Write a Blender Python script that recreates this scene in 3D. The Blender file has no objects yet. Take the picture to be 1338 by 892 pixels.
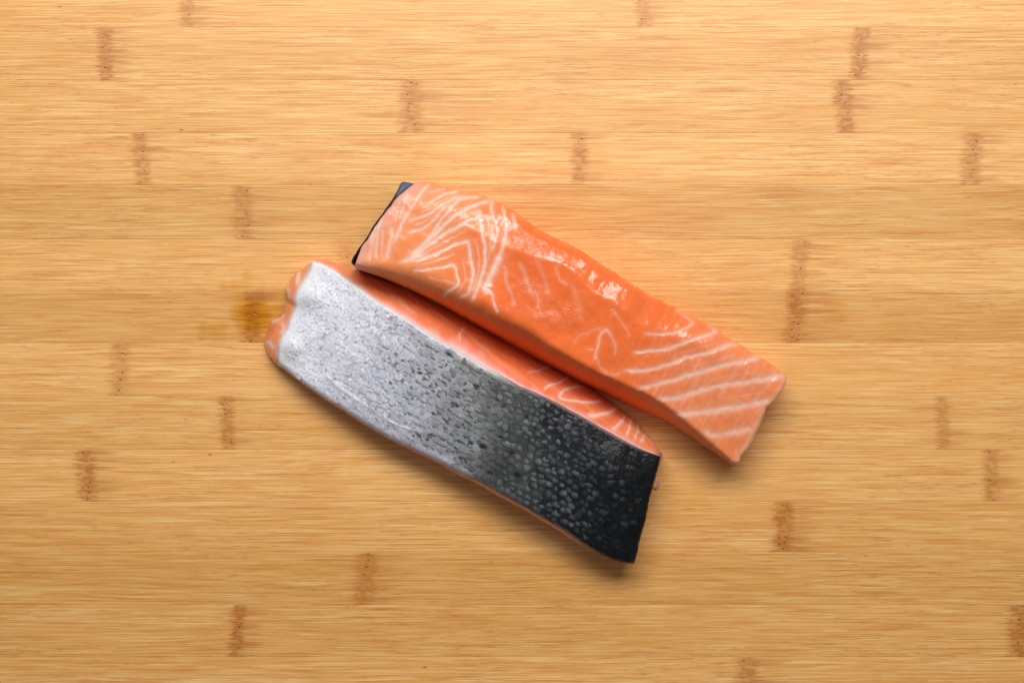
import bpy, math, random
import numpy as np

# ------------------------------------------------------------------ camera, world, lamps, exposure
scene = bpy.context.scene
coll = scene.collection
FRAME_W = 0.38                 # metres of board across the picture
S = FRAME_W / 1338.0           # metres per photo pixel at the board's top
CAM_H = 0.65

cam_data = bpy.data.cameras.new("camera")
cam_data.sensor_width = 36.0
cam_data.lens = 36.0 * CAM_H / FRAME_W
cam_data.clip_start = 0.01
cam_data.clip_end = 50.0
cam = bpy.data.objects.new("camera", cam_data)
cam.location = (0, 0, CAM_H)
coll.objects.link(cam)
scene.camera = cam

world = bpy.data.worlds.new("World")
scene.world = world
world.use_nodes = True
wbg = world.node_tree.nodes["Background"]
wbg.inputs[0].default_value = (0.93, 0.96, 1.0, 1)
wbg.inputs[1].default_value = 0.15

def area_lamp(name, loc, target, sx, sy, power, col):
    d = bpy.data.lights.new(name, 'AREA')
    d.shape = 'RECTANGLE'; d.size = sx; d.size_y = sy
    d.energy = power; d.color = col
    o = bpy.data.objects.new(name, d); coll.objects.link(o)
    o.location = loc
    import mathutils
    v = mathutils.Vector(target) - mathutils.Vector(loc)
    o.rotation_euler = v.to_track_quat('-Z', 'Y').to_euler()
    return o

area_lamp("softbox_lamp", (0.03, 0.42, 0.61), (0.0, 0.06, 0.0), 0.74, 0.26, 6.35, (1.0, 0.985, 0.96))

scene.view_settings.view_transform = 'Standard'
scene.view_settings.look = 'None'
scene.view_settings.gamma = 1.0
scene.view_settings.exposure = 0.0
scene.view_settings.use_curve_mapping = False
scene.cycles.max_bounces = 8

# ------------------------------------------------------------------ helpers
def lin(c):
    c = np.asarray(c, float) / 255.0
    return np.where(c <= 0.04045, c / 12.92, ((c + 0.055) / 1.055) ** 2.4)

def world_xy(px, py, z):
    k = S * (CAM_H - z) / CAM_H
    return (px - 669.0) * k, (446.0 - py) * k

_rng = np.random.RandomState(7)
_TAB = _rng.rand(256, 256)
def vnoise(x, y, seed=0):
    x = np.asarray(x, float) + seed * 37.17; y = np.asarray(y, float) + seed * 91.73
    xi = np.floor(x).astype(int); yi = np.floor(y).astype(int)
    fx = x - xi; fy = y - yi
    fx = fx * fx * fx * (fx * (fx * 6 - 15) + 10); fy = fy * fy * fy * (fy * (fy * 6 - 15) + 10)
    a = _TAB[xi & 255, yi & 255]; b = _TAB[(xi + 1) & 255, yi & 255]
    c = _TAB[xi & 255, (yi + 1) & 255]; d = _TAB[(xi + 1) & 255, (yi + 1) & 255]
    return (a * (1 - fx) + b * fx) * (1 - fy) + (c * (1 - fx) + d * fx) * fy
def fbm(x, y, seed=0, oct=3):
    t = 0; amp = 1; tot = 0
    for k in range(oct):
        t = t + amp * vnoise(x * 2 ** k, y * 2 ** k, seed + k * 5); tot += amp; amp *= 0.5
    return t / tot
def sstep(a, b, x):
    t = np.clip((x - a) / (b - a), 0, 1); return t * t * (3 - 2 * t)
def mix(a, b, t):
    return a * (1 - t[..., None]) + b * t[..., None]

def smooth_poly(pts, n):
    """Catmull-Rom through pts, resampled to n points by arc length."""
    p = np.asarray(pts, float)
    if len(p) == 2: q = np.vstack([p[0] + (p[1] - p[0]) * t for t in np.linspace(0, 1, 40)])
    else:
        e = np.vstack([2 * p[0] - p[1], p, 2 * p[-1] - p[-2]])
        out = []
        for i in range(1, len(e) - 2):
            t = np.linspace(0, 1, 16, endpoint=False)[:, None]
            p0, p1, p2, p3 = e[i - 1], e[i], e[i + 1], e[i + 2]
            out.append(0.5 * (2 * p1 + (p2 - p0) * t + (2 * p0 - 5 * p1 + 4 * p2 - p3) * t ** 2 + (3 * p1 - p0 - 3 * p2 + p3) * t ** 3))
        q = np.vstack(out + [p[-1:]])
    s = np.r_[0, np.cumsum(np.linalg.norm(np.diff(q, axis=0), axis=1))]
    u = np.linspace(0, s[-1], n)
    return np.stack([np.interp(u, s, q[:, k]) for k in range(q.shape[1])], 1)

def poly_dist(px, py, pts):
    """distance of every point to a polyline and the parameter along it"""
    best = np.full(px.shape, 1e9); par = np.zeros(px.shape)
    n = len(pts) - 1
    for i in range(n):
        a = pts[i]; b = pts[i + 1]; d = b - a; L = d @ d + 1e-9
        t = np.clip(((px - a[0]) * d[0] + (py - a[1]) * d[1]) / L, 0, 1)
        q = np.hypot(px - a[0] - t * d[0], py - a[1] - t * d[1])
        m = q < best
        best = np.where(m, q, best); par = np.where(m, (i + t) / n, par)
    return best, par

def mesh_obj(name, verts, faces, mat, parent=None, cols=None, attrs=None, smooth=True):
    me = bpy.data.meshes.new(name)
    me.from_pydata(np.asarray(verts).tolist(), [], faces if isinstance(faces, list) else faces.tolist())
    if smooth: me.polygons.foreach_set("use_smooth", [True] * len(me.polygons))
    if cols is not None:
        a = me.attributes.new("Col", 'FLOAT_COLOR', 'POINT')
        c = np.ones((len(verts), 4), np.float32); c[:, :3] = np.clip(cols, 0, 1)
        a.data.foreach_set("color", c.ravel())
    attrs = dict(attrs or {})
    if cols is not None and 'wetness' not in attrs: attrs['wetness'] = np.ones(len(verts))
    for k, v in attrs.items():
        a = me.attributes.new(k, 'FLOAT', 'POINT')
        a.data.foreach_set("value", np.asarray(v, np.float32).ravel())
    me.materials.append(mat)
    me.update()
    o = bpy.data.objects.new(name, me); coll.objects.link(o)
    if parent: o.parent = parent
    return o

def empty(name, loc, label, cat, group=None):
    o = bpy.data.objects.new(name, None); coll.objects.link(o)
    o.location = loc; o.empty_display_size = 0.02
    o["label"] = label; o["category"] = cat
    if group: o["group"] = group
    return o

# node shorthands
class NT:
    def __init__(s, name):
        s.m = bpy.data.materials.new(name); s.m.use_nodes = True
        s.t = s.m.node_tree; s.b = s.t.nodes["Principled BSDF"]
    def n(s, kind, **kw):
        x = s.t.nodes.new(kind)
        for k, v in kw.items(): setattr(x, k, v)
        return x
    def l(s, a, b): s.t.links.new(a, b)
    def math(s, op, a, b=None, c=None, clamp=False):
        x = s.n('ShaderNodeMath', operation=op, use_clamp=clamp)
        for i, v in enumerate((a, b, c)):
            if v is None: continue
            if isinstance(v, (int, float)): x.inputs[i].default_value = v
            else: s.l(v, x.inputs[i])
        return x.outputs[0]
    def attr(s, name):
        return s.n('ShaderNodeAttribute', attribute_name=name)
    def noise(s, vec, scale, detail=2, rough=0.5, dist=0.0, dims='3D'):
        x = s.n('ShaderNodeTexNoise', noise_dimensions=dims)
        x.inputs['Scale'].default_value = scale; x.inputs['Detail'].default_value = detail
        x.inputs['Roughness'].default_value = rough; x.inputs['Distortion'].default_value = dist
        if vec is not None: s.l(vec, x.inputs['Vector'])
        return x.outputs['Fac']
    def mixc(s, fac, a, b, mode='MIX'):
        x = s.n('ShaderNodeMix', data_type='RGBA', blend_type=mode)
        for i, v in ((0, fac), (6, a), (7, b)):
            if isinstance(v, (int, float)): x.inputs[i].default_value = v
            elif isinstance(v, (tuple, list, np.ndarray)): x.inputs[i].default_value = (*[float(q) for q in v[:3]], 1)
            else: s.l(v, x.inputs[i])
        return x.outputs[2]
    def ramp(s, fac, lo, hi, a=0.0, b=1.0):
        x = s.n('ShaderNodeMapRange', interpolation_type='SMOOTHSTEP')
        x.inputs[1].default_value = lo; x.inputs[2].default_value = hi
        x.inputs[3].default_value = a; x.inputs[4].default_value = b
        s.l(fac, x.inputs[0]); return x.outputs[0]

# ------------------------------------------------------------------ materials
def bamboo_material():
    N = NT("bamboo"); P = N.b
    geo = N.n('ShaderNodeNewGeometry')
    sep = N.n('ShaderNodeSeparateXYZ'); N.l(geo.outputs['Position'], sep.inputs[0])
    seed = N.attr("seed").outputs['Fac']; nd = N.attr("node_distance").outputs['Fac']
    wet = N.attr("wet").outputs['Fac']; tone = N.attr("tone").outputs['Fac']; wav = N.attr("wave").outputs['Fac']
    x, y = sep.outputs[0], sep.outputs[1]
    # slow wander of the fibres, stronger where the cane was cut at a slant
    cw = N.n('ShaderNodeCombineXYZ'); N.l(N.math('MULTIPLY', x, 16.0), cw.inputs[0]); N.l(N.math('MULTIPLY', y, 90.0), cw.inputs[1]); N.l(seed, cw.inputs[2])
    wander = N.math('MULTIPLY', N.math('SUBTRACT', N.noise(cw.outputs[0], 1.0, 2), 0.5), N.math('ADD', 0.0005, N.math('MULTIPLY', wav, 0.0050)))
    yy = N.math('ADD', y, wander)
    def fibre(kx, ky, off, detail=2, rough=0.55):
        c = N.n('ShaderNodeCombineXYZ')
        N.l(N.math('MULTIPLY', x, kx), c.inputs[0]); N.l(N.math('MULTIPLY', yy, ky), c.inputs[1])
        N.l(N.math('ADD', seed, off), c.inputs[2])
        return N.noise(c.outputs[0], 1.0, detail, rough)
    f1 = fibre(46, 2700, 0.0)            # fine vascular lines
    f2 = fibre(32, 1550, 5.3)
    f3 = fibre(80, 3400, 9.1, 1)
    f6 = fibre(42, 1800, 23.0, 2)
    f4 = fibre(5, 90, 2.2)             # broad tone along the strip
    f5 = fibre(17, 60, 17.0)
    base = lin((239, 181, 112)); pale = lin((252, 216, 163)); brown = lin((206, 134, 68)); rust = lin((216, 138, 76))
    col = N.mixc(N.ramp(f1, 0.46, 0.66, 0, 0.8), base, pale)
    col = N.mixc(N.ramp(f2, 0.50, 0.70, 0, 0.62), col, tuple(brown))
    col = N.mixc(N.ramp(f3, 0.56, 0.74, 0, 0.55), col, tuple(rust))
    col = N.mixc(N.ramp(f2, 0.46, 0.30, 0, 0.45), col, tuple(pale))
    hair = N.math('MULTIPLY', N.ramp(N.math('ABSOLUTE', N.math('SUBTRACT', f6, 0.56)), 0.0, 0.035, 1, 0), N.ramp(f5, 0.35, 0.6, 0.35, 1.0))
    col = N.mixc(N.math('MULTIPLY', hair, 0.68), col, tuple(lin((184, 108, 54))))
    col = N.mixc(N.ramp(f4, 0.40, 0.70, 0, 0.30), col, tuple(lin((222, 156, 78))))
    col = N.mixc(N.ramp(f5, 0.58, 0.75, 0, 0.18), col, tuple(lin((226, 150, 96))))
    # the strip's own tone
    hsv = N.n('ShaderNodeHueSaturation'); N.l(col, hsv.inputs['Color']); N.l(tone, hsv.inputs['Value'])
    N.l(N.math('SUBTRACT', 1.31, N.math('MULTIPLY', tone, 0.3)), hsv.inputs['Saturation'])
    col = hsv.outputs[0]
    # cane nodes: a brown band across the strip, frayed edge, pores
    fray = N.math('MULTIPLY', N.math('SUBTRACT', fibre(70, 1500, 31.0, 3, 0.75), 0.5), 44.0)
    ndf = N.math('ADD', nd, fray)
    slant = ndf
    nt = N.math('ADD', N.attr("node_tail").outputs['Fac'], fray)
    band = N.math('MULTIPLY', N.ramp(slant, 6.0, 17.0, 1, 0), N.ramp(fibre(330, 900, 41.0), 0.36, 0.64, 0.38, 1.0))
    tail = N.math('MULTIPLY', N.ramp(nt, 6.0, 40.0, 1, 0), N.ramp(fibre(9, 500, 51.0), 0.42, 0.68, 0.05, 0.75))
    gain = N.attr('node_gain').outputs['Fac']
    col = N.mixc(N.math('MULTIPLY', N.math('MULTIPLY', tail, 0.72), gain), col, tuple(lin((186, 116, 56))))
    col = N.mixc(N.math('MULTIPLY', N.math('MULTIPLY', band, 0.84), gain, None, True), col, tuple(lin((192, 122, 52))))
    vor = N.n('ShaderNodeTexVoronoi', feature='F1', voronoi_dimensions='3D'); vor.inputs['Scale'].default_value = 1.0
    c = N.n('ShaderNodeCombineXYZ'); N.l(N.math('MULTIPLY', x, 360.0), c.inputs[0]); N.l(N.math('MULTIPLY', y, 560.0), c.inputs[1]); N.l(seed, c.inputs[2])
    N.l(c.outputs[0], vor.inputs['Vector'])
    porer = nd
    pore = N.math('MULTIPLY', N.ramp(vor.outputs['Distance'], 0.10, 0.26, 1, 0), N.ramp(porer, 4.0, 9.0, 1, 0))
    col = N.mixc(N.math('MULTIPLY', pore, 0.72), col, tuple(lin((92, 48, 22))))
    # a few stray dark pores along the fibres
    v2 = N.n('ShaderNodeTexVoronoi', feature='F1'); v2.inputs['Scale'].default_value = 1.0
    c2 = N.n('ShaderNodeCombineXYZ'); N.l(N.math('MULTIPLY', x, 45.0), c2.inputs[0]); N.l(N.math('MULTIPLY', y, 160.0), c2.inputs[1]); N.l(seed, c2.inputs[2])
    N.l(c2.outputs[0], v2.inputs['Vector'])
    sp = N.math('MULTIPLY', N.ramp(v2.outputs['Distance'], 0.03, 0.055, 1, 0), N.ramp(N.noise(c2.outputs[0], 0.21, 1), 0.60, 0.66, 0, 0.7))
    col = N.mixc(sp, col, tuple(lin((120, 66, 32))))
    # wet stains: the wood soaks darker and more orange
    wn = N.math('ADD', wet, N.math('MULTIPLY', N.math('SUBTRACT', fibre(12, 330, 61.0, 3, 0.6), 0.5), 0.55))
    wfac = N.math('MULTIPLY', N.ramp(wn, 0.18, 0.75), N.ramp(wet, 0.02, 0.25))
    wcol = N.mixc(1.0, col, tuple(lin((229, 211, 132))), 'MULTIPLY')
    hs2 = N.n('ShaderNodeHueSaturation'); N.l(wcol, hs2.inputs['Color']); hs2.inputs['Saturation'].default_value = 1.06
    col = N.mixc(wfac, col, hs2.outputs[0])
    red = N.attr("juice").outputs['Fac']
    rfac = N.math('MULTIPLY', N.math('MULTIPLY', red, 0.38), N.ramp(fibre(14, 420, 71.0, 3), 0.35, 0.62, 0.1, 1.0))
    rc = N.mixc(1.0, col, tuple(lin((250, 214, 178))), 'MULTIPLY')
    col = N.mixc(rfac, col, rc)
    col = N.mixc(1.0, col, (0.98, 0.925, 0.72), 'MULTIPLY')
    N.l(col, P.inputs['Base Color'])
    N.l(N.math('SUBTRACT', 0.44, N.math('MULTIPLY', wfac, 0.25)), P.inputs['Roughness'])
    P.inputs['Specular IOR Level'].default_value = 0.6
    hgt = N.math('ADD', N.math('ADD', f1, N.math('MULTIPLY', f2, 0.8)), N.math('MULTIPLY', pore, -1.2))
    bp = N.n('ShaderNodeBump'); bp.inputs['Strength'].default_value = 0.35; bp.inputs['Distance'].default_value = 0.00016
    N.l(hgt, bp.inputs['Height']); N.l(bp.outputs[0], P.inputs['Normal'])
    return N.m

def wet_material(name, sss, rough, coat, coat_rough, fine=1.0, bump=0.0005, sparkle_attr=True, spec=0.5, subr=(1.0, 0.28, 0.12), sscale=0.0022):
    N = NT(name); P = N.b
    col = N.attr("Col").outputs['Color']
    tc = N.n('ShaderNodeTexCoord'); v = tc.outputs['Object']
    g = N.noise(v, 900, 2, 0.6)
    col2 = N.mixc(N.ramp(g, 0.25, 0.75, 0.0, 0.16), col, N.mixc(1.0, col, (0.80, 0.70, 0.66), 'MULTIPLY'))
    N.l(col2, P.inputs['Base Color'])
    P.inputs['Subsurface Weight'].default_value = sss
    P.inputs['Subsurface Radius'].default_value = subr
    P.inputs['Subsurface Scale'].default_value = sscale
    P.inputs['Roughness'].default_value = rough
    P.inputs['Specular IOR Level'].default_value = spec
    N.l(N.math('MULTIPLY', N.attr('wetness').outputs['Fac'], coat), P.inputs['Coat Weight'])
    P.inputs['Coat Roughness'].default_value = coat_rough
    P.inputs['Coat IOR'].default_value = 1.52
    h1 = N.noise(v, 160, 3, 0.55)
    h2 = N.noise(v, 520, 3, 0.6)
    h3 = N.noise(v, 1900, 2, 0.6)
    if sparkle_attr:
        spk = N.attr("sparkle").outputs['Fac']
    else:
        spk = None
    h = N.math('ADD', h1, N.math('MULTIPLY', h2, 0.30 * fine))
    if spk is not None:
        h = N.math('ADD', h, N.math('MULTIPLY', N.math('MULTIPLY', h3, spk), 1.5))
    bp = N.n('ShaderNodeBump'); bp.inputs['Strength'].default_value = 0.5; bp.inputs['Distance'].default_value = bump
    N.l(h, bp.inputs['Height'])
    N.l(bp.outputs[0], P.inputs['Normal']); N.l(bp.outputs[0], P.inputs['Coat Normal'])
    return N.m

M_BAMBOO = bamboo_material()
M_FLESH = wet_material("salmon_flesh", 0.30, 0.45, 1.0, 0.10, spec=0.12, sscale=0.0026, bump=0.00045, subr=(1.0, 0.20, 0.07))
M_FAT = wet_material("salmon_fat", 0.0, 0.45, 1.0, 0.12, spec=0.12)
M_SKIN = wet_material("salmon_skin", 0.0, 0.50, 0.22, 0.20, fine=1.4, spec=0.2, bump=0.0004)
M_SCALE = wet_material("salmon_scale", 0.0, 0.55, 0.30, 0.20, fine=1.4, spec=0.15)

# ------------------------------------------------------------------ the bamboo board
board = empty("cutting_board", (0, 0, -0.02),
              "honey coloured bamboo board of horizontal strips with brown cane nodes, under both fillets", "cutting board")
edges = [-169, -101, -32.5, 36, 105, 174, 242, 313, 380, 448, 517, 587, 655, 721, 790, 858, 927, 995, 1064]
nodes = {2: [245, 840], 3: [138, 1123], 4: [538, 1103], 5: [185, 757, 1270], 6: [318], 7: [452, 1045], 8: [330, 1040],
         9: [157], 10: [297, 1232], 11: [113, 1295], 12: [1024], 13: [478], 14: [310, 1332], 15: [975],
         0: [620], 1: [410, 1200], 16: [700], 17: [200, 1100]}
tones = {2: 1.04, 3: 0.985, 4: 1.01, 5: 1.035, 6: 0.93, 7: 1.03, 8: 0.945, 9: 1.05, 10: 0.985, 11: 1.03, 12: 1.0, 13: 0.935, 14: 0.975, 15: 1.03}
WET = [(332, 412, 32, 34, 0.70), (366, 405, 26, 30, 0.50), (268, 432, 26, 16, 0.55), (300, 372, 20, 18, 0.45), (335, 352, 26, 7, 0.45), (955, 650, 34, 7, 0.42),
       (1022, 672, 20, 26, 0.32), (1036, 395, 18, 22, 0.45), (1090, 400, 26, 34, 0.35), (900, 660, 40, 20, 0.4), (70, 330, 3, 8, 0.3)]
JUICE = [(720, 275, 260, 42, 0.7), (470, 290, 70, 45, 0.9), (930, 395, 110, 45, 0.3), (930, 605, 110, 40, 0.45), (400, 335, 60, 25, 0.6), (850, 330, 150, 40, 0.2)]
GAIN = {138: 1.25, 1123: 1.3, 1103: 1.3, 538: 1.0, 757: 1.1, 1270: 1.0, 330: 1.25, 1040: 1.2, 1024: 1.3, 310: 1.2, 1332: 1.3, 1045: 0.8, 452: 0.5, 157: 0.7, 245: 0.8}
X0, X1, NX, NY = -250.0, 1590.0, 461, 7
rs = random.Random(4)
for i in range(len(edges) - 1):
    y0, y1 = edges[i], edges[i + 1]
    g = 0.07
    xs = np.linspace(X0, X1, NX); ys = np.linspace(y0 + g, y1 - g, NY)
    XX, YY = np.meshgrid(xs, ys)
    zt = rs.uniform(-0.00002, 0.00002)
    inner = (np.abs(np.arange(NY) - (NY - 1) / 2) < (NY - 1) / 2 - 0.5)[:, None] * np.ones((1, NX))
    ys2 = ys.copy(); ys2[1] = ys[0] + 1.0; ys2[-2] = ys[-1] - 1.0
    YY = np.repeat(ys2[:, None], NX, 1)
    Z = np.where(inner > 0, zt, zt - 0.00006)
    V = np.stack([(XX - 669) * S, (446 - YY) * S, Z], -1).reshape(-1, 3)
    low = []
    ring = [(0, k) for k in range(NX)] + [(r, NX - 1) for r in range(1, NY)] + [(NY - 1, k) for k in range(NX - 2, -1, -1)] + [(r, 0) for r in range(NY - 2, 0, -1)]
    rid = [r * NX + k for r, k in ring]
    LV = V[rid].copy(); LV[:, 2] = -0.02
    faces = [[r * NX + k, (r + 1) * NX + k, (r + 1) * NX + k + 1, r * NX + k + 1] for r in range(NY - 1) for k in range(NX - 1)]
    nV = len(V); m = len(rid)
    faces += [[rid[j], rid[(j + 1) % m], nV + (j + 1) % m, nV + j] for j in range(m)]
    faces.append([nV + j for j in range(m)])
    VV = np.vstack([V, LV])
    px = VV[:, 0] / S + 669; py = 446 - VV[:, 1] / S
    ndv = np.full(px.shape, 1e4); ntv = ndv.copy(); ngv = np.ones(px.shape)
    for k, nx in enumerate(nodes.get(i, [])):
        lean = rs.uniform(-0.10, 0.10)
        d = (px - nx - lean * (py - (y0 + y1) / 2)) * rs.uniform(0.8, 1.35)
        gk = GAIN.get(nx, rs.uniform(0.8, 1.1)); ngv = np.where(np.abs(d) < ndv, gk, ngv)
        ndv = np.minimum(ndv, np.abs(d)); ntv = np.minimum(ntv, np.abs(d - 14))
    ndv = np.clip(ndv, 0, 400); ntv = np.clip(ntv, 0, 400)
    qx = px + (fbm(px / 26, py / 14, 91, 3) - 0.5) * 34; qy = py + (fbm(px / 26, py / 14, 92, 3) - 0.5) * 20
    wet = np.zeros(px.shape); ju = np.zeros(px.shape)
    for cx, cy, rx, ry, a in WET: wet = np.maximum(wet, a * np.exp(-(np.abs((qx - cx) / rx) ** 3 + np.abs((qy - cy) / ry) ** 3) * 0.7))
    for cx, cy, rx, ry, a in JUICE: ju = np.maximum(ju, a * np.exp(-(((px - cx) / rx) ** 2 + ((py - cy) / ry) ** 2)))
    wave = sstep(0.35, 0.75, vnoise(px / 160.0, py * 0 + i * 3.1, 3)) * rs.uniform(0.4, 1.0)
    t0 = 1 + 1.3 * (tones.get(i, 1.0) - 1)
    tone = t0 + 0.05 * (vnoise(px / 330.0, py * 0 + i * 7.7, 9) - 0.5)
    VV[:, 2] += 0.02      # local to the board's base
    mesh_obj("bamboo_strip", VV, faces, M_BAMBOO, board,
             attrs={"seed": np.full(px.shape, i * 13.7 + 3.0), "node_distance": ndv, "node_tail": ntv, "node_gain": ngv, "wet": wet, "juice": ju, "wave": wave, "tone": tone}, smooth=False)

# ------------------------------------------------------------------ fillet builder
def coons(B, C, L, R, nu, nv, jitter=0.0, seed=0):
    b = smooth_poly(B, nu); c = smooth_poly(C, nu); l = smooth_poly(L, nv); r = smooth_poly(R, nv)
    if jitter:
        for q, s, jm in ((b, 1, 1.0), (c, 2, 1.0), (l, 3, 1.0), (r, 4, 1.7)):
            t = np.arange(len(q)); w = np.sin(np.pi * t / (len(q) - 1)) ** 0.4
            d = np.gradient(q, axis=0); nn = np.stack([d[:, 1], -d[:, 0]], 1); nn /= np.linalg.norm(nn, axis=1)[:, None] + 1e-9
            q += nn * ((fbm(t / 11.0, t * 0 + s, seed + s, 3) - 0.5) * 2 * jitter * jm * w)[:, None]
    for q in (b, c, l, r): pass
    c00 = (b[0] + l[0]) / 2; c10 = (b[-1] + r[0]) / 2; c01 = (c[0] + l[-1]) / 2; c11 = (c[-1] + r[-1]) / 2
    b[0] = l[0] = c00; b[-1] = r[0] = c10; c[0] = l[-1] = c01; c[-1] = r[-1] = c11
    u = np.linspace(0, 1, nu)[:, None, None]; v = np.linspace(0, 1, nv)[None, :, None]
    P = (1 - v) * b[:, None] + v * c[:, None] + (1 - u) * l[None] + u * r[None] \
        - ((1 - u) * (1 - v) * c00 + u * (1 - v) * c10 + (1 - u) * v * c01 + u * v * c11)
    return P

def loop_ids(nu, nv):
    I = np.arange(nu * nv).reshape(nu, nv)
    return np.r_[I[:-1, 0], I[-1, :-1], I[:0:-1, -1], I[0, :0:-1]]

def loop_of(A, Rr, D, Ll, nu, nv):
    a = smooth_poly(A, nu); r = smooth_poly(Rr, nv); d = smooth_poly(D, nu); l = smooth_poly(Ll, nv)
    return np.vstack([a[:-1], r[:-1], d[:0:-1], l[:0:-1]])

def grid_faces(nu, nv):
    I = np.arange(nu * nv).reshape(nu, nv)
    return np.stack([I[:-1, :-1], I[1:, :-1], I[1:, 1:], I[:-1, 1:]], -1).reshape(-1, 4)

def edge_round(P, z, rB, rR, rC, rL, amp=1.0):
    nu, nv = P.shape[:2]
    wid = np.linalg.norm(P[:, -1] - P[:, 0], axis=1)[:, None]; ln = np.linalg.norm(P[-1] - P[0], axis=1)[None]
    v = np.linspace(0, 1, nv)[None]; u = np.linspace(0, 1, nu)[:, None]
    for d, r in ((v * wid, rB), ((1 - v) * wid, rC), (u * ln, rL), ((1 - u) * ln, rR)):
        r = np.asarray(r, float) * np.ones_like(d)
        q = np.clip(1 - d / r, 0, 1)
        z = z - amp * r * S * (1 - np.sqrt(1 - q * q * 0.72)) * 1.5
    return z

def build_body(P, z, base, K, bulge, zbase=0.0003, belly=0.0):
    """top patch + wall down to the base loop + flat underside; returns px, py, z, faces, is-wall flag"""
    nu, nv = P.shape[:2]
    ids = loop_ids(nu, nv)
    flat = P.reshape(-1, 2); zf = z.reshape(-1)
    top = flat[ids]; zt = zf[ids]
    n = len(ids)
    dl = np.roll(top, -3, 0) - np.roll(top, 3, 0)
    out = np.stack([-dl[:, 1], dl[:, 0]], 1); out /= np.linalg.norm(out, axis=1)[:, None] + 1e-9
    cen = flat.mean(0)
    if np.mean(((top - cen) * out).sum(1)) < 0: out = -out
    for _ in range(6): out = (np.roll(out, 1, 0) + out + np.roll(out, -1, 0)) / 3
    PX = [flat]; ZZ = [zf]; wall = [np.zeros(len(zf))]
    F = grid_faces(nu, nv).tolist()
    prev = ids; off = len(zf)
    for k in range(1, K + 1):
        t = k / K
        q = top * (1 - t) + base * t + out * (bulge * math.sin(math.pi * t ** 0.8))[:, None]
        PX.append(q); ZZ.append(zt * (1 - t) + zbase * t); wall.append(np.full(n, t))
        cur = np.arange(off, off + n); off += n
        F += np.stack([prev, cur, np.roll(cur, -1), np.roll(prev, -1)], 1).tolist()
        prev = cur
    inner = base * 0.9 + base.mean(0) * 0.1
    PX.append(inner); ZZ.append(np.full(n, zbase + belly)); wall.append(np.ones(n))
    cur = np.arange(off, off + n)
    F += np.stack([prev, cur, np.roll(cur, -1), np.roll(prev, -1)], 1).tolist()
    F.append(cur.tolist())
    PX = np.vstack(PX); ZZ = np.concatenate(ZZ)
    return PX[:, 0], PX[:, 1], ZZ, F, np.concatenate(wall)

def to_world(px, py, z, org):
    x, y = world_xy(px, py, z)
    return np.stack([x - org[0], y - org[1], z - org[2]], -1)

def vert_normals(o):
    a = np.empty(len(o.data.vertices) * 3, np.float32)
    o.data.vertex_normals.foreach_get("vector", a)
    return a.reshape(-1, 3)

from mathutils.kdtree import KDTree
class Surf:
    """looks a photo position up on the visible side of a mesh"""
    def __init__(s, px, py, V, N):
        keep = np.where(N[:, 2] > 0.12)[0]
        s.V = V[keep]; s.N = N[keep]; s.idx = keep
        s.kd = KDTree(len(keep))
        for i, k in enumerate(keep): s.kd.insert((px[k], py[k], 0), i)
        s.kd.balance()
    def at(s, x, y):
        r = s.kd.find_n((x, y, 0), 4)
        w = np.array([1 / (d + 0.05) for _, _, d in r]); w /= w.sum()
        i = [k for _, k, _ in r]
        n = (s.N[i] * w[:, None]).sum(0); n /= np.linalg.norm(n)
        return (s.V[i] * w[:, None]).sum(0), n, s.idx[i[0]]

def fat_lines(lines, surf, parent, colfun, seed, under):
    rr = np.random.RandomState(seed)
    for pts, w, a in lines:
        if a < 0.55 or w < 1.0: continue
        p = np.asarray(pts, float)
        L = np.linalg.norm(np.diff(p, axis=0), axis=1).sum()
        n = max(6, int(L / 3.0))
        q = smooth_poly(p, n)
        d = np.gradient(q, axis=0); nn = np.stack([-d[:, 1], d[:, 0]], 1); nn /= np.linalg.norm(nn, axis=1)[:, None] + 1e-9
        t = np.linspace(0, 1, n)
        ww = 0.40 * w * np.sin(np.pi * np.clip(t, 0.03, 0.97)) ** 0.5 * (0.55 + 0.9 * vnoise(t * L / 9.0, t * 0 + seed, int(rr.randint(99))))
        q = q + nn * ((vnoise(t * L / 7.0, t * 0 + 3, int(rr.randint(99))) - 0.5) * 0.6)[:, None]
        V = []; C = []; hs = (-0.00006, 0.00002, 0.00004, 0.00002, -0.00006)
        for i in range(n):
            for j, s in enumerate((-1, -0.5, 0, 0.5, 1)):
                pos, nor, ix = surf.at(*(q[i] + nn[i] * s * ww[i]))
                V.append(pos + nor * hs[j]); kk = 0.42 * (1 - abs(s)) * math.sin(math.pi * min(max(t[i], 0.02), 0.98)) ** 0.5; C.append(colfun(q[i][0], q[i][1], a, abs(s)) * kk + under[ix] * (1 - kk))
        F = [[i * 5 + j, i * 5 + j + 1, (i + 1) * 5 + j + 1, (i + 1) * 5 + j] for i in range(n - 1) for j in range(4)]
        v = np.array(V); e = v[1 * 5 + 2] - v[2]; s_ = v[4] - v[0]
        if np.cross(s_, e)[2] < 0: F = [f[::-1] for f in F]
        mesh_obj("fat_line", v, F, M_FAT, parent, cols=np.array(C), attrs={"sparkle": np.full(len(v), 0.12), "wetness": np.full(len(v), 0.4)})

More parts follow.
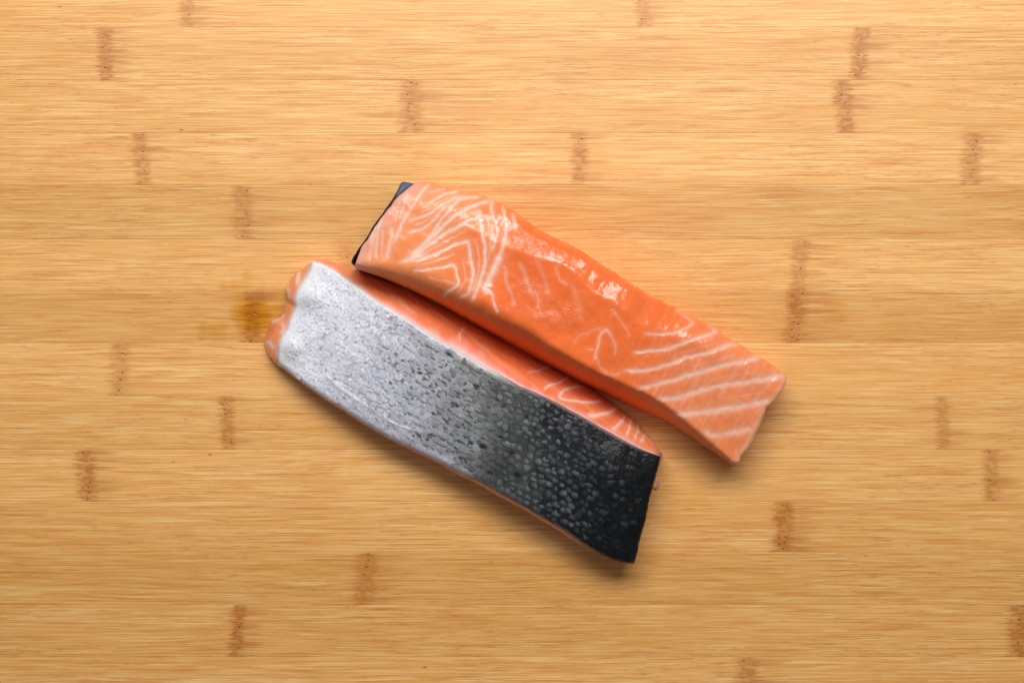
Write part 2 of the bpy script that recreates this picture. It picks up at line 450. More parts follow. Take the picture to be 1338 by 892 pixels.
# ------------------------------------------------------------------ fillet lying flesh side up
F1_B = [(464, 346), (482, 351), (500, 355), (530, 364), (570, 380), (610, 399), (650, 418), (685, 434), (730, 461), (774, 485), (815, 504), (856, 523), (885, 544), (912, 566), (935, 586), (954, 602), (961, 606)]
F1_C = [(538, 242), (548, 238), (565, 238), (583, 246), (615, 251), (635, 257), (655, 266), (675, 278), (698, 296), (722, 309), (748, 321), (774, 337), (801, 354), (819, 366), (837, 378), (864, 392), (891, 407), (920, 421), (937, 431), (964, 449), (995, 468), (1013, 479), (1025, 490)]
F1_L = [(464, 346), (472, 324), (481, 312), (491, 295), (507, 274), (517, 260), (527, 251), (538, 242)]
F1_R = [(961, 606), (966, 603), (969, 595), (979, 583), (987, 569), (992, 556), (1001, 534), (1013, 522), (1023, 509), (1028, 497), (1025, 490)]
GAP = [(470, 353), (500, 364), (530, 377), (574, 399), (619, 424), (660, 447), (700, 469), (745, 493), (780, 510)]
F1_A = GAP + [(825, 531), (870, 550), (905, 573), (937, 592), (952, 602)]
F1_D = [(548, 255), (570, 252), (615, 262), (660, 282), (698, 309), (748, 335), (801, 366), (864, 402), (920, 430), (964, 455), (1008, 485)]
F1_OL = [(474, 354), (486, 333), (503, 309), (528, 279), (552, 258)]
F1_OR = [(952, 602), (972, 580), (985, 550), (1000, 520), (1008, 485)]

F1_LINES = [  # points, half width px, strength
 ([(508, 271), (503, 277), (497, 290), (495, 303), (493, 315), (492, 330), (493, 338)], 1.3, 0.75),
 ([(495, 291), (488, 303), (485, 317), (484, 330), (484, 340)], 1.2, 0.75),
 ([(501, 300), (500, 315), (499, 330), (500, 340)], 1.2, 0.45),
 ([(513, 297), (512, 308), (509, 320), (508, 330), (505, 338)], 3.4, 0.7),
 ([(523, 262), (520, 275), (517, 288)], 1.6, 0.5),
 ([(532, 254), (529, 264), (525, 278)], 2.2, 0.5),
 ([(560, 241), (551, 251), (543, 264), (536, 275), (528, 286), (523, 300), (517, 313)], 2.4, 0.75),
 ([(580, 247), (570, 249), (560, 251)], 2.6, 0.5),
 ([(598, 250), (584, 253), (571, 260), (561, 266), (553, 270)], 1.9, 0.8),
 ([(606, 256), (594, 259), (577, 268), (560, 279), (547, 284), (535, 287)], 2.0, 0.85),
 ([(576, 277), (567, 287), (558, 295), (546, 300), (534, 303)], 1.8, 0.8),
 ([(626, 257), (612, 258), (599, 262), (590, 271), (580, 282), (574, 291), (562, 308), (551, 322), (540, 330)], 2.3, 0.9),
 ([(641, 262), (627, 266), (610, 273), (594, 281), (580, 294), (569, 305), (558, 317), (548, 331), (536, 339), (523, 342)], 2.6, 0.95),
 ([(642, 262), (643, 278), (647, 291), (650, 306), (646, 317), (643, 327)], 2.4, 0.85),
 ([(626, 284), (610, 289), (594, 298), (577, 308), (560, 320), (545, 331), (530, 340)], 3.0, 0.95),
 ([(626, 285), (629, 300), (634, 320), (634, 335), (632, 352), (627, 368), (620, 384), (617, 392)], 2.6, 0.95),
 ([(612, 314), (597, 318), (582, 325), (569, 331), (556, 336), (544, 341)], 2.4, 0.9),
 ([(612, 315), (614, 328), (616, 342), (618, 354), (616, 371), (611, 383), (602, 388)], 2.6, 0.95),
 ([(594, 345), (577, 349), (560, 352), (541, 353)], 2.2, 0.85),
 ([(594, 345), (597, 357), (599, 370), (592, 376), (582, 383), (581, 388)], 2.0, 0.85),
 ([(560, 361), (577, 366), (598, 371)], 1.6, 0.4),
 ([(657, 269), (659, 284), (661, 296), (660, 311), (655, 329), (648, 343), (640, 360), (634, 375)], 2.6, 0.8),
 ([(654, 334), (648, 347), (641, 361), (636, 373)], 4.6, 0.85),
 ([(634, 376), (642, 382), (645, 394), (650, 408)], 1.8, 0.75),
 ([(657, 347), (661, 352), (662, 368), (668, 382), (673, 397)], 2.4, 0.34),
 ([(678, 343), (686, 357), (690, 371), (696, 386)], 2.8, 0.28),
 ([(700, 338), (708, 354), (713, 372), (719, 386)], 3.2, 0.18),
 ([(748, 372), (752, 386), (757, 402), (760, 418)], 3.4, 0.14),
 ([(670, 279), (672, 290), (673, 302)], 2.6, 0.6),
 ([(720, 335), (728, 352), (732, 366), (742, 372)], 1.4, 0.16),
 ([(883, 404), (893, 411), (906, 421)], 1.6, 0.45),
 ([(907, 422), (896, 428), (883, 434), (868, 436), (842, 435)], 1.5, 0.75),
 ([(924, 419), (930, 427), (935, 433)], 1.6, 0.45),
 ([(936, 433), (921, 439), (904, 444), (887, 450), (869, 456), (848, 458), (829, 460)], 1.9, 0.9),
 ([(964, 449), (952, 450), (938, 456), (919, 462), (898, 466), (883, 473), (865, 478), (842, 484), (818, 483)], 2.2, 0.95),
 ([(992, 467), (971, 472), (949, 476), (924, 483), (898, 490), (876, 497), (858, 501), (834, 507)], 2.6, 1.0),
 ([(1023, 490), (999, 495), (966, 500), (932, 505), (907, 512), (885, 519), (860, 521)], 2.9, 0.95),
 ([(1008, 523), (986, 527), (962, 532), (932, 536), (904, 540), (884, 540)], 3.2, 0.95),
 ([(983, 560), (957, 565), (934, 568), (921, 563)], 3.0, 0.85),
 ([(792, 429), (785, 436), (782, 447), (779, 458), (777, 469)], 1.5, 0.52),
 ([(792, 429), (796, 434), (800, 442), (805, 455), (803, 463)], 1.4, 0.45),
 ([(778, 464), (782, 473), (789, 484), (798, 490), (810, 487), (818, 483)], 1.3, 0.26),
 ([(803, 404), (811, 419), (821, 434), (821, 441)], 1.3, 0.25),
 ([(788, 427), (769, 434), (756, 439), (749, 448)], 1.5, 0.2),
 ([(700, 380), (704, 392), (703, 402)], 2.0, 0.3),
 ([(730, 345), (727, 355), (731, 365), (742, 370)], 1.2, 0.2),
]
# finer seams between the traced chevrons of the thick end
_extra = []
for i0, i1 in ((8, 9), (9, 10), (9, 11), (14, 16), (16, 18), (13, 15), (15, 17), (17, 19), (6, 3), (0, 1)):
    qa = smooth_poly(F1_LINES[i0][0], 9); qb = smooth_poly(F1_LINES[i1][0], 9)
    _extra.append(((0.5 * (qa + qb))[1:8], 1.0, 0.42))
for i0, i1 in ((33, 34), (34, 35), (35, 36), (36, 37)):
    qa = smooth_poly(F1_LINES[i0][0], 9); qb = smooth_poly(F1_LINES[i1][0], 9)
    _extra.append(((0.45 * qa + 0.55 * qb)[1:5], 0.9, 0.22))
F1_LINES = [(np.asarray(p, float), w * 0.80, a) for p, w, a in F1_LINES] + _extra
ORG1 = (*world_xy(740, 420, 0), 0.0)
fillet1 = empty("salmon_fillet", ORG1, "raw salmon fillet lying flesh side up, orange with white fat lines",
                "salmon fillet", "raw salmon fillets on the bamboo board")

def fillet1_patch(nu, nv):
    P = coons(F1_B, F1_C, F1_L, F1_R, nu, nv, 0.95, 11)
    u = np.linspace(0, 1, nu)[:, None]; v = np.linspace(0, 1, nv)[None]
    h = np.interp(u, [0, 0.12, 0.35, 0.6, 0.8, 1.0], [0.0235, 0.0265, 0.0285, 0.0265, 0.0215, 0.0165])
    ridge = np.interp(u, [0, 0.2, 0.35, 0.6, 0.8, 1], [0.76, 0.62, 0.50, 0.54, 0.72, 0.8])
    drop = np.interp(u, [0, 0.25, 0.62, 0.8, 1], [0.14, 0.30, 0.34, 0.22, 0.12])
    # the rounded shoulder starts where it turns its 20 degree slope along the traced highlight, shaped to mirror the lamp
    HL = smooth_poly([(640, 290), (656, 300), (680, 311), (702, 322), (722, 331), (745, 338), (760, 350), (775, 365), (790, 376), (808, 384), (824, 395), (834, 408)], 40)
    hu, hv = [], []
    for q in HL:
        k = np.argmin(((P - q) ** 2).sum(-1)); hu.append((k // nv) / (nu - 1)); hv.append((k % nv) / (nv - 1))
    hu = np.array(hu); hv = np.array(hv); o = np.argsort(hu); hu, hv = hu[o], hv[o]
    wid = np.linalg.norm(P[:, -1] - P[:, 0], axis=1) * S
    vh = np.interp(u[:, 0], hu, hv)
    for _ in range(30): vh = np.r_[vh[0], (vh[:-2] + vh[1:-1] + vh[2:]) / 3, vh[-1]]
    t = np.clip((v - ridge) / (1 - ridge), 0, 1)
    prof = 1 - drop * (t ** 2.0) - 0.02 * (v - 0.4) ** 2
    z_far = h * prof * np.ones_like(v)
    # along the highlight: a nearly even 22 degree slope, then the round-off to the side
    half = np.interp(u[:, 0], [hu[0], hu[0] + 0.05, hu[0] + 0.11, hu[0] + 0.15, hu[-1] - 0.08, hu[-1]], [0.10, 0.10, 0.08, 0.05, 0.06, 0.07])[:, None]
    vh = vh[:, None]
    slope = 0.355 * sstep(vh - half - 0.07, vh - half * 0.8, v) + 0.75 * sstep(vh + half, 1.0, v)
    z_cr = h - np.cumsum(slope, axis=1) / nv * wid[:, None]
    k_ = (sstep(hu[0] - 0.14, hu[0] + 0.02, u) * (1 - sstep(hu[-1] - 0.02, hu[-1] + 0.16, u)))
    z = z_far * (1 - k_) + z_cr * k_
    z = edge_round(P, z, np.interp(u, [0, 0.1, 0.25, 0.5, 1], [5, 18, 22, 9, 5]), 4.5, np.interp(u, [0, 0.3, 1], [8, 14, 5]), 3.0, 0.9)
    x, y = P[..., 0], P[..., 1]
    z = z + (fbm(x / 46, y / 46, 21, 2) - 0.5) * 0.0010 + (fbm(x / 15, y / 15, 22, 2) - 0.5) * 0.00045
    # gentle swell between the long muscle seams
    z = z + 0.00022 * np.sin(v * 9 + 2.5 * u) * sstep(0.0, 0.2, u) * (1 - sstep(0.55, 0.8, u))
    return P, z

NU1, NV1 = 600, 150
P1, Z1 = fillet1_patch(NU1, NV1)
base1 = loop_of(F1_A, F1_OR, F1_D, F1_OL, NU1, NV1)
bul = np.full(len(base1), 2.0); bul[-(NV1 - 1):] = -1.0
px1, py1, z1, faces1, wall1 = build_body(P1, Z1, base1, 36, bul)
# wall bumps
wn = (fbm(px1 / 9, z1 / S / 9 + py1 / 30, 31, 3) - 0.5) * 2.2 * np.sin(np.pi * wall1) * sstep(520, 560, px1 + (py1 - 300) * 0.6)
px1 = px1 - 0.5 * wn; py1 = py1 + 0.8 * wn

def flesh1_colour(px, py, wall):
    wx = px + (vnoise(px / 7, py / 7, 41) - 0.5) * 1.6; wy = py + (vnoise(px / 7, py / 7, 42) - 0.5) * 1.6
    d = np.array([0.877, 0.481]); a = ((px - 464) * d[0] + (py - 300) * d[1]) / 600.0
    deep = lin((244, 118, 56)); left = lin((247, 146, 82)); right = lin((244, 143, 90)); pink = lin((228, 178, 166)); fat = lin((248, 208, 188))
    base = mix(np.broadcast_to(left, px.shape + (3,)), deep, sstep(0.12, 0.34, a))
    base = mix(base, right, sstep(0.66, 0.86, a) * 0.9)
    nz = fbm(px / 30, py / 30, 43, 3)
    base = base * (0.955 + 0.09 * nz)[..., None]
    # fine muscle fibres toward the thin end
    fx = px * 0.50 + py * 0.30; fy = px * 0.86 - py * -0.5
    ang = math.radians(62)
    s = px * math.cos(ang) - py * math.sin(ang); c = px * math.sin(ang) + py * math.cos(ang)
    fib = fbm(c / 2.3, s / 42, 44, 2)
    base = mix(base, fat, sstep(0.52, 0.78, fib) * 0.22 * sstep(0.58, 0.78, a) * sstep(0.3, 0.6, fbm(px / 11, py / 11, 48, 2)) * (1 - 0.8 * sstep(0.0, 0.3, wall)))
    ang = math.radians(20)
    s = px * math.cos(ang) - py * math.sin(ang); c = px * math.sin(ang) + py * math.cos(ang)
    fib2 = fbm(c / 2.2, s / 30, 45, 2)
    base = mix(base, fat, sstep(0.52, 0.8, fib2) * 0.08 * (1 - sstep(0.2, 0.32, a)) * (1 - 0.7 * sstep(0.0, 0.3, wall)))
    # broad blush close to the skin end
    dr, _ = poly_dist(px, py, np.array(F1_R, float))
    base = mix(base, lin((236, 184, 152)), np.exp(-(dr / 6.0) ** 2) * 0.6)
    dl, _ = poly_dist(px, py, np.array(F1_L, float))
    base = mix(base, pink, np.exp(-(dl / 13.0) ** 2) * 0.85)
    base = mix(base, lin((243, 160, 128)), np.exp(-(dl / 36.0) ** 2) * 0.35)
    m = np.zeros(px.shape)
    for pts, w, st in F1_LINES:
        dd, par = poly_dist(wx, wy, smooth_poly(pts, max(8, 4 * len(pts))))
        soft = 1.15 + 0.35 * sstep(0.35, 0.6, a)
        core = 0.9 * np.exp(-(dd / (w * soft)) ** 2) * st + (0.13 + 0.10 * sstep(0.35, 0.6, a)) * st * np.exp(-(dd / (w * 3.6)) ** 2)
        core = core * (0.75 + 0.4 * vnoise(px / 5, py / 5, 46))
        core = core * (1 - 0.5 * sstep(0.9, 1.0, np.abs(par * 2 - 1)))
        m = 1 - (1 - m) * (1 - np.clip(core, 0, 0.96))
    m = m * (1 - sstep(0.1, 0.5, wall) * 0.85)
    fatc = mix(np.broadcast_to(fat, px.shape + (3,)), lin((246, 194, 168)), sstep(0.5, 0.7, a))
    base = base * (1 - m[..., None]) + fatc * m[..., None]
    spk = 0.10 + 0.9 * np.exp(-(((px - 722) / 42) ** 2 + ((py - 415) / 22) ** 2)) + 0.55 * np.exp(-(((px - 692) / 26) ** 2 + ((py - 318) / 20) ** 2)) \
        + 0.8 * np.exp(-(((px - 802) / 9) ** 2 + ((py - 407) / 9) ** 2)) + 0.5 * np.exp(-(((px - 690) / 22) ** 2 + ((py - 372) / 14) ** 2))
    return base, np.clip(spk, 0, 1), m

c1, spk1, m1 = flesh1_colour(px1, py1, wall1)
z1 = z1 + np.where(wall1 > 0, 0, -m1 * 0.00022)
V1 = to_world(px1, py1, z1, ORG1)
_, v1n = np.meshgrid(np.arange(NU1), np.linspace(0, 1, NV1), indexing='ij')
u1n = np.linspace(0, 1, NU1)[:, None] * np.ones((1, NV1))
wet1 = np.zeros(len(px1))
wet1[:NU1 * NV1] = (sstep(0.02, 0.30, v1n) * (0.45 + 0.55 * sstep(0.12, 0.26, u1n))).ravel()
wet1 = np.maximum(wet1, 0.15) * (0.2 + 0.8 * sstep(0.38, 0.46, fbm(px1 / 8, py1 / 8, 49, 3)))
flesh1 = mesh_obj("flesh", V1, faces1, M_FLESH, fillet1, cols=c1, attrs={"sparkle": spk1, "wetness": wet1})
surf1 = Surf(px1, py1, V1, vert_normals(flesh1))
def fatcol(x, y, a, s):
    g = float(sstep(700, 860, np.array(x))) * 0.75
    f = lin((254, 214, 192)) * (1 - g) + lin((250, 188, 158)) * g; o = lin((247, 152, 94))
    k = min(1.0, 0.30 + 0.70 * a) * (1 - 0.5 * s) * (0.72 + 0.4 * float(vnoise(x / 6.0, y / 6.0, 47)))
    return f * k + o * (1 - k)
fat_lines(F1_LINES, surf1, fillet1, fatcol, 5, c1)

# skin of that fillet: the dark rim at its blunt end, wrapping under
outer = smooth_poly([(471, 350), (466, 348.5), (459, 343), (464, 332), (470, 322.5), (478, 312), (488, 294.5), (504, 273), (515, 256), (523, 241), (527, 237.5), (534, 238.5), (541, 240)], 90)
inner = smooth_poly([(472, 348), (468, 346.5), (462, 342.5), (467, 332), (473, 323), (482, 312), (492, 295), (508, 274), (519, 261), (529, 253), (535, 247), (540, 243), (545, 241)], 90)
K = 8
hz = np.interp(np.linspace(0, 1, 90), [0, 0.12, 0.3, 0.8, 1], [0.0195, 0.0215, 0.0225, 0.0215, 0.0185])
rows = [(inner, hz * 0.80), (inner * 0.98 + outer * 0.02, hz * 0.985), (0.45 * inner + 0.55 * outer, hz * 1.0), (outer, hz * 0.97)]
for k in range(1, K + 1):
    t = k / K
    lean = (inner - outer); rows.append((outer + np.array([5.0, 2.0]) * t * 1.4 + lean * 0.3 * t, hz * 0.97 * (1 - t) + 0.0004 * t))
spx = np.concatenate([r[0][:, 0] for r in rows]); spy = np.concatenate([r[0][:, 1] for r in rows]); sz = np.concatenate([r[1] for r in rows])
nn = (fbm(spx / 6, sz / S / 5 + spy / 6, 51, 2) - 0.5)
spx = spx + nn * 1.0; spy = spy + nn * 0.6
fs = []
for r in range(len(rows) - 1):
    for k in range(89): fs.append([r * 90 + k, r * 90 + k + 1, (r + 1) * 90 + k + 1, (r + 1) * 90 + k])
sc_ = np.tile(lin((30, 31, 36)), (len(spx), 1))
tt = np.tile(np.linspace(0, 1, 90), len(rows))
sc_ = mix(sc_, lin((96, 104, 132)), sstep(0.70, 0.9, tt) * (0.55 + 0.45 * vnoise(spx / 4, spy / 4, 52)))
mesh_obj("skin", to_world(spx, spy, sz, ORG1), fs, M_SKIN, fillet1, cols=sc_, attrs={"sparkle": np.full(len(spx), 0.3)})

# ------------------------------------------------------------------ fillet lying skin side up
F2_C = [(409, 343), (425, 347), (450, 363), (472, 378), (495, 395), (517, 408), (540, 423), (562, 437), (580, 448), (602, 461), (625, 475), (653, 490), (680, 505), (710, 518), (750, 539), (791, 562), (831, 584), (862, 597)]
F2_B = [(365, 477), (394, 499), (427, 522), (451, 537), (478, 555), (515, 576), (540, 588), (574, 604), (602, 619), (632, 632), (658, 647), (683, 661), (717, 681), (738, 694), (762, 711), (787, 724), (807, 732), (828, 735)]
F2_L = [(365, 477), (364, 459), (367, 445), (375, 431), (380, 417), (387, 402), (386, 390), (391, 377), (402, 360), (409, 343)]
F2_R = [(828, 735), (832, 720), (836, 700), (842, 680), (846, 660), (851, 640), (857, 617), (862, 597)]
F2_D = [(419, 343), (440, 345), (462, 349), (500, 364), (530, 376), (574, 397), (619, 422), (660, 445), (700, 467), (745, 491), (782, 512), (824, 544), (845, 566), (857, 580), (860, 592)]
F2_A = [(366, 474), (396, 494), (450, 528), (515, 566), (574, 594), (632, 622), (683, 650), (738, 682), (787, 710), (815, 722)]
F2_OL = [(366, 474), (352, 466), (345, 450), (349, 434), (355, 420), (366, 414), (370, 402), (377, 390), (373, 376), (380, 364), (390, 353), (406, 344), (419, 343)]
F2_OR = [(815, 722), (830, 690), (838, 650), (850, 615), (860, 592)]
F2_LINES = [
 ([(749, 489), (730, 500), (715, 504), (711, 509)], 1.3, 0.8),
 ([(764, 504), (745, 506), (734, 512), (731, 516), (736, 522), (750, 524), (768, 526), (785, 524)], 1.6, 0.85),
 ([(769, 543), (783, 542), (799, 536), (806, 533)], 2.6, 0.75),
 ([(801, 561), (810, 554), (816, 545)], 2.4, 0.7),
 ([(818, 569), (823, 558), (825, 546)], 1.8, 0.75),
 ([(830, 574), (833, 562), (834, 553)], 1.6, 0.7),
 ([(838, 577), (842, 569), (846, 564)], 1.8, 0.65),
 ([(600, 445), (601, 436), (606, 428)], 1.4, 0.5),
 ([(691, 487), (705, 483), (725, 476)], 1.2, 0.4),
 ([(520, 366), (534, 382), (548, 398)], 1.4, 0.3),
 ([(478, 356), (497, 370), (516, 388)], 1.3, 0.3),
 ([(497, 363), (515, 380), (530, 398), (543, 410)], 1.2, 0.3),
 ([(375, 369), (374, 378), (378, 389)], 2.6, 0.75),
 ([(391, 355), (389, 365), (388, 372)], 2.4, 0.75),
 ([(356, 420), (364, 416), (372, 412)], 2.6, 0.7),
 ([(346, 448), (353, 448), (357, 455)], 3.0, 0.75),
 ([(369, 421), (371, 429), (367, 436)], 2.4, 0.6),
]
ORG2 = (*world_xy(610, 540, 0), 0.0)
fillet2 = empty("salmon_fillet", ORG2, "raw salmon fillet lying skin side up, its silver skin darkening to black at one end",
                "salmon fillet", "raw salmon fillets on the bamboo board")

def fillet2_height(P, nu, nv, fine=True):
    u = np.linspace(0, 1, nu)[:, None]; v = np.linspace(0, 1, nv)[None]
    hB = np.interp(u, [0, 0.1, 0.3, 0.6, 0.9, 1], [0.0075, 0.0100, 0.0130, 0.0152, 0.0152, 0.0130])
    hC = np.interp(u, [0, 0.1, 0.3, 0.6, 0.9, 1], [0.0090, 0.0122, 0.0165, 0.0187, 0.0180, 0.0158])
    z = hB * (1 - v) + hC * v + 0.0022 * np.sin(np.pi * v) ** 0.8
    x, y = P[..., 0], P[..., 1]
    z = edge_round(P, z, 8.0, 4, 3.0, 3.5, 0.8)
    z = z + (fbm(x / 60, y / 60, 61, 2) - 0.5) * 0.0022
    # two soft bumps by the belly edge and the crease along the lower border
    z = z + 0.0020 * np.exp(-(((x - 402) / 17) ** 2 + ((y - 386) / 15) ** 2)) + 0.0016 * np.exp(-(((x - 382) / 13) ** 2 + ((y - 454) / 13) ** 2))
    cr, _ = poly_dist(x, y, CREASE)
    z = z + 0.00025 * np.exp(-(cr / 2.2) ** 2)
    return z
CREASE = smooth_poly([(428, 492), (445, 507), (462, 519), (480, 531), (500, 545), (520, 555), (548, 564)], 40)

NU2, NV2 = 520, 150
P2 = coons(F2_B, F2_C, F2_L, F2_R, NU2, NV2, 0.7, 61)
Z2 = fillet2_height(P2, NU2, NV2) - 0.0003
base2 = loop_of(F2_A, F2_OR, F2_D, F2_OL, NU2, NV2)
u_b = np.linspace(0, 1, NU2 - 1)
bul2 = np.r_[np.interp(u_b, [0, 0.15, 0.45, 0.6, 0.85, 1], [1.5, 3.0, 4.5, 7.5, 6.0, 2.0]), np.full(NV2 - 1, 5.5),
             np.full(NU2 - 1, 5.0), np.full(NV2 - 1, 5.0)]
for _ in range(30): bul2 = (np.roll(bul2, 1) + bul2 + np.roll(bul2, -1)) / 3
px2, py2, z2, faces2, wall2 = build_body(P2, Z2, base2, 48, bul2)
wn = (fbm(px2 / 14, z2 / S / 7 + py2 / 14, 71, 3) - 0.5) * 3.0 * np.sin(np.pi * wall2)
px2 = px2 + 0.4 * wn; py2 = py2 - 0.7 * wn

def flesh2_colour(px, py, wall):
    d = np.array([0.877, 0.481]); a = ((px - 384) * d[0] + (py - 410) * d[1]) / 535.0
    main = lin((243, 134, 82)); deep = lin((238, 118, 68)); left = lin((244, 144, 90)); pink = lin((240, 184, 178)); fat = lin((255, 214, 196)); white = lin((240, 228, 226))
    base = mix(np.broadcast_to(left, px.shape + (3,)), main, sstep(0.1, 0.3, a))
    base = mix(base, deep, sstep(0.3, 0.5, a) * (1 - sstep(0.72, 0.9, a)) * 0.5)
    base = mix(base, lin((242, 150, 96)), sstep(0.8, 0.93, a) * 0.9)
    base = base * (0.9 + 0.2 * fbm(px / 26, py / 26, 72, 3))[..., None]
    ang = math.radians(-40)
    s = px * math.cos(ang) - py * math.sin(ang); c = px * math.sin(ang) + py * math.cos(ang)
    base = mix(base, fat, sstep(0.55, 0.78, fbm(c / 4.0, s / 60, 73, 2)) * 0.16)
    dc, _ = poly_dist(px, py, smooth_poly(F2_C, 60))
    edge_w = np.interp(a, [0, 0.15, 0.3, 0.42, 0.5, 0.65, 1.0], [3, 4, 6, 13, 9, 4.5, 4.5]) * (0.6 + 0.8 * vnoise(px / 12, py / 12, 74))
    base = mix(base, pink, np.exp(-(dc / edge_w) ** 2) * 0.8)
    base = mix(base, white, np.exp(-(dc / (edge_w * 0.4)) ** 2) * 0.7)
    dl, _ = poly_dist(px, py, np.array(F2_L, float))
    base = mix(base, white, np.exp(-(dl / 3.5) ** 2) * 0.6)
    db, _ = poly_dist(px, py, smooth_poly(F2_B, 60))
    base = mix(base, lin((212, 146, 134)), np.exp(-(db / 9.0) ** 2) * 0.9)
    dr, _ = poly_dist(px, py, np.array(F2_R, float))
    base = mix(base, lin((112, 78, 72)), np.exp(-(dr / 8.0) ** 2) * 0.75 * (a > 0.7))
    m = np.zeros(px.shape)
    wx = px + (vnoise(px / 8, py / 8, 75) - 0.5) * 2.4; wy = py + (vnoise(px / 8, py / 8, 76) - 0.5) * 2.4
    for pts, w, st in F2_LINES:
        w = w * 0.75
        dd, par = poly_dist(wx, wy, smooth_poly(pts, max(8, 4 * len(pts))))
        core = np.exp(-(dd / (w * 1.15)) ** 2) * st + 0.28 * st * np.exp(-(dd / (w * 3.0)) ** 2)
        core = core * (1 - 0.5 * sstep(0.9, 1.0, np.abs(par * 2 - 1)))
        m = 1 - (1 - m) * (1 - np.clip(core, 0, 0.96))
    spk = np.full(px.shape, 0.12)
    for gx, gy in ((545, 417), (553, 418), (564, 427), (574, 436), (686, 482), (640, 452)): spk = spk + np.exp(-(((px - gx) / 4.5) ** 2 + ((py - gy) / 3.5) ** 2))
    return mix(base, fat, m), np.clip(spk, 0, 1)
c2, spk2 = flesh2_colour(px2, py2, wall2)
V2 = to_world(px2, py2, z2, ORG2)
flesh2 = mesh_obj("flesh", V2, faces2, M_FLESH, fillet2, cols=c2, attrs={"sparkle": spk2})
surf2 = Surf(px2, py2, V2, vert_normals(flesh2))
fat_lines(F2_LINES, surf2, fillet2, fatcol, 6, c2)

# skin sheet
NUS, NVS = 640, 190
PS = coons(F2_B, F2_C, F2_L, F2_R, NUS, NVS, 0.7, 61)
ZS = fillet2_height(PS, NUS, NVS) + 0.0004
RAMP_P = [0, 0.12, 0.28, 0.42, 0.52, 0.60, 0.70, 0.82, 1.0]
RAMP_C = np.array([lin(c) for c in [(232, 233, 243), (221, 222, 235), (197, 198, 212), (162, 164, 173), (120, 123, 125), (80, 83, 83), (40, 42, 45), (18, 20, 24), (9, 11, 15)]])
def ramp_col(p):
    return np.stack([np.interp(p, RAMP_P, RAMP_C[:, k]) for k in range(3)], -1)
def skin_p(px, py, u, v):
    return u + 0.075 * (v - 0.5) + (fbm(px / 34, py / 34, 81, 3) - 0.5) * 0.12
us = np.linspace(0, 1, NUS)[:, None] * np.ones((1, NVS)); vs = np.ones((NUS, 1)) * np.linspace(0, 1, NVS)[None]
sx, sy = PS[..., 0], PS[..., 1]
pp = skin_p(sx, sy, us, vs)
CS = ramp_col(pp)
mott = fbm(sx / 3.2, sy / 3.2, 82, 2); mott2 = fbm(sx / 9, sy / 9, 83, 2)
CS = CS * (0.78 + 0.30 * mott + 0.22 * mott2)[..., None]
# dark scratchy marks along the fillet between the scales
ax = sx * 0.877 + sy * 0.481; ay = -sx * 0.481 + sy * 0.877
mk = fbm(ax / 6.0, ay / 3.2, 84, 2)
CS = mix(CS, lin((62, 60, 54)), sstep(0.56, 0.70, mk) * sstep(0.08, 0.45, pp) * (1 - sstep(0.6, 0.75, pp)) * 0.85)
mk2 = fbm(sx / 2.4, sy / 2.0, 85, 1)
CS = mix(CS, lin((95, 95, 105)), sstep(0.74, 0.9, mk2) * (1 - sstep(0.3, 0.5, pp)) * 0.55)
CS = mix(CS, lin((250, 250, 252)), sstep(0.72, 0.88, fbm(sx / 2.6, sy / 2.6, 86, 1)) * (1 - sstep(0.2, 0.55, pp)) * 0.7)  # white flecks: glints painted into the colour of the silver end
# white fat showing through along the upper and left borders, lilac scaleless strip along the lower border
dC, _ = poly_dist(sx, sy, smooth_poly(F2_C, 60)); dB, _ = poly_dist(sx, sy, smooth_poly(F2_B, 60)); dL, _ = poly_dist(sx, sy, np.array(F2_L, float))
CS = mix(CS, lin((236, 232, 234)), np.exp(-(dC / (3.0 + 4 * vnoise(sx / 14, sy / 14, 87))) ** 2) * (1 - sstep(0.50, 0.62, us)) * 0.85)
CS = mix(CS, lin((200, 160, 160)), np.exp(-(dC / 2.0) ** 2) * sstep(0.55, 0.62, us) * (1 - sstep(0.9, 1.0, us)) * 0.5)
smooth_left = np.exp(-(dL / 10.0) ** 2)
CS = mix(CS, lin((238, 237, 242)), smooth_left * 0.9)
strip = np.exp(-(dB / 11.0) ** 4) * sstep(0.16, 0.28, us) * (1 - sstep(0.50, 0.58, us)) * sstep(0.25, 0.5, vnoise(sx / 22, sy / 22, 88) + 0.15)
CS = mix(CS, lin((200, 198, 208)), strip * 0.85)
CS = mix(CS, lin((190, 150, 150)), np.exp(-(dB / 2.5) ** 2) * 0.6 * (1 - sstep(0.85, 0.95, us)))
HOLES = [(586, 462, 4.0), (650, 521, 4.5), (658, 529, 5.0), (615, 578, 3.5), (632, 583, 5.5), (668, 590, 4.5), (548, 487, 2.6), (655, 572, 4.0), (640, 618, 4.0), (622, 505, 3.0),
         (566, 540, 2.8), (597, 530, 3.0), (690, 545, 4.5), (606, 600, 3.5), (538, 520, 2.5), (510, 500, 2.2), (676, 620, 4.5), (700, 585, 4.0)]
hole = np.zeros(sx.shape)
for hx, hy, hr in HOLES:
    hole = np.maximum(hole, np.exp(-((((sx - hx) * 0.877 + (sy - hy) * 0.481) / (hr * 1.3)) ** 2 + ((-(sx - hx) * 0.481 + (sy - hy) * 0.877) / (hr * 0.8)) ** 2) ** 1.5))
CS = mix(CS, lin((30, 28, 30)), hole * sstep(0.2, 0.5, hole + 0.4 * mott) * 0.95)
holef = hole.ravel()
cr, crt = poly_dist(sx, sy, CREASE)
CS = mix(CS, lin((244, 244, 248)), np.exp(-(cr / 1.5) ** 2) * 0.8 * (0.5 + 0.5 * vnoise(sx / 7, sy / 7, 89)))
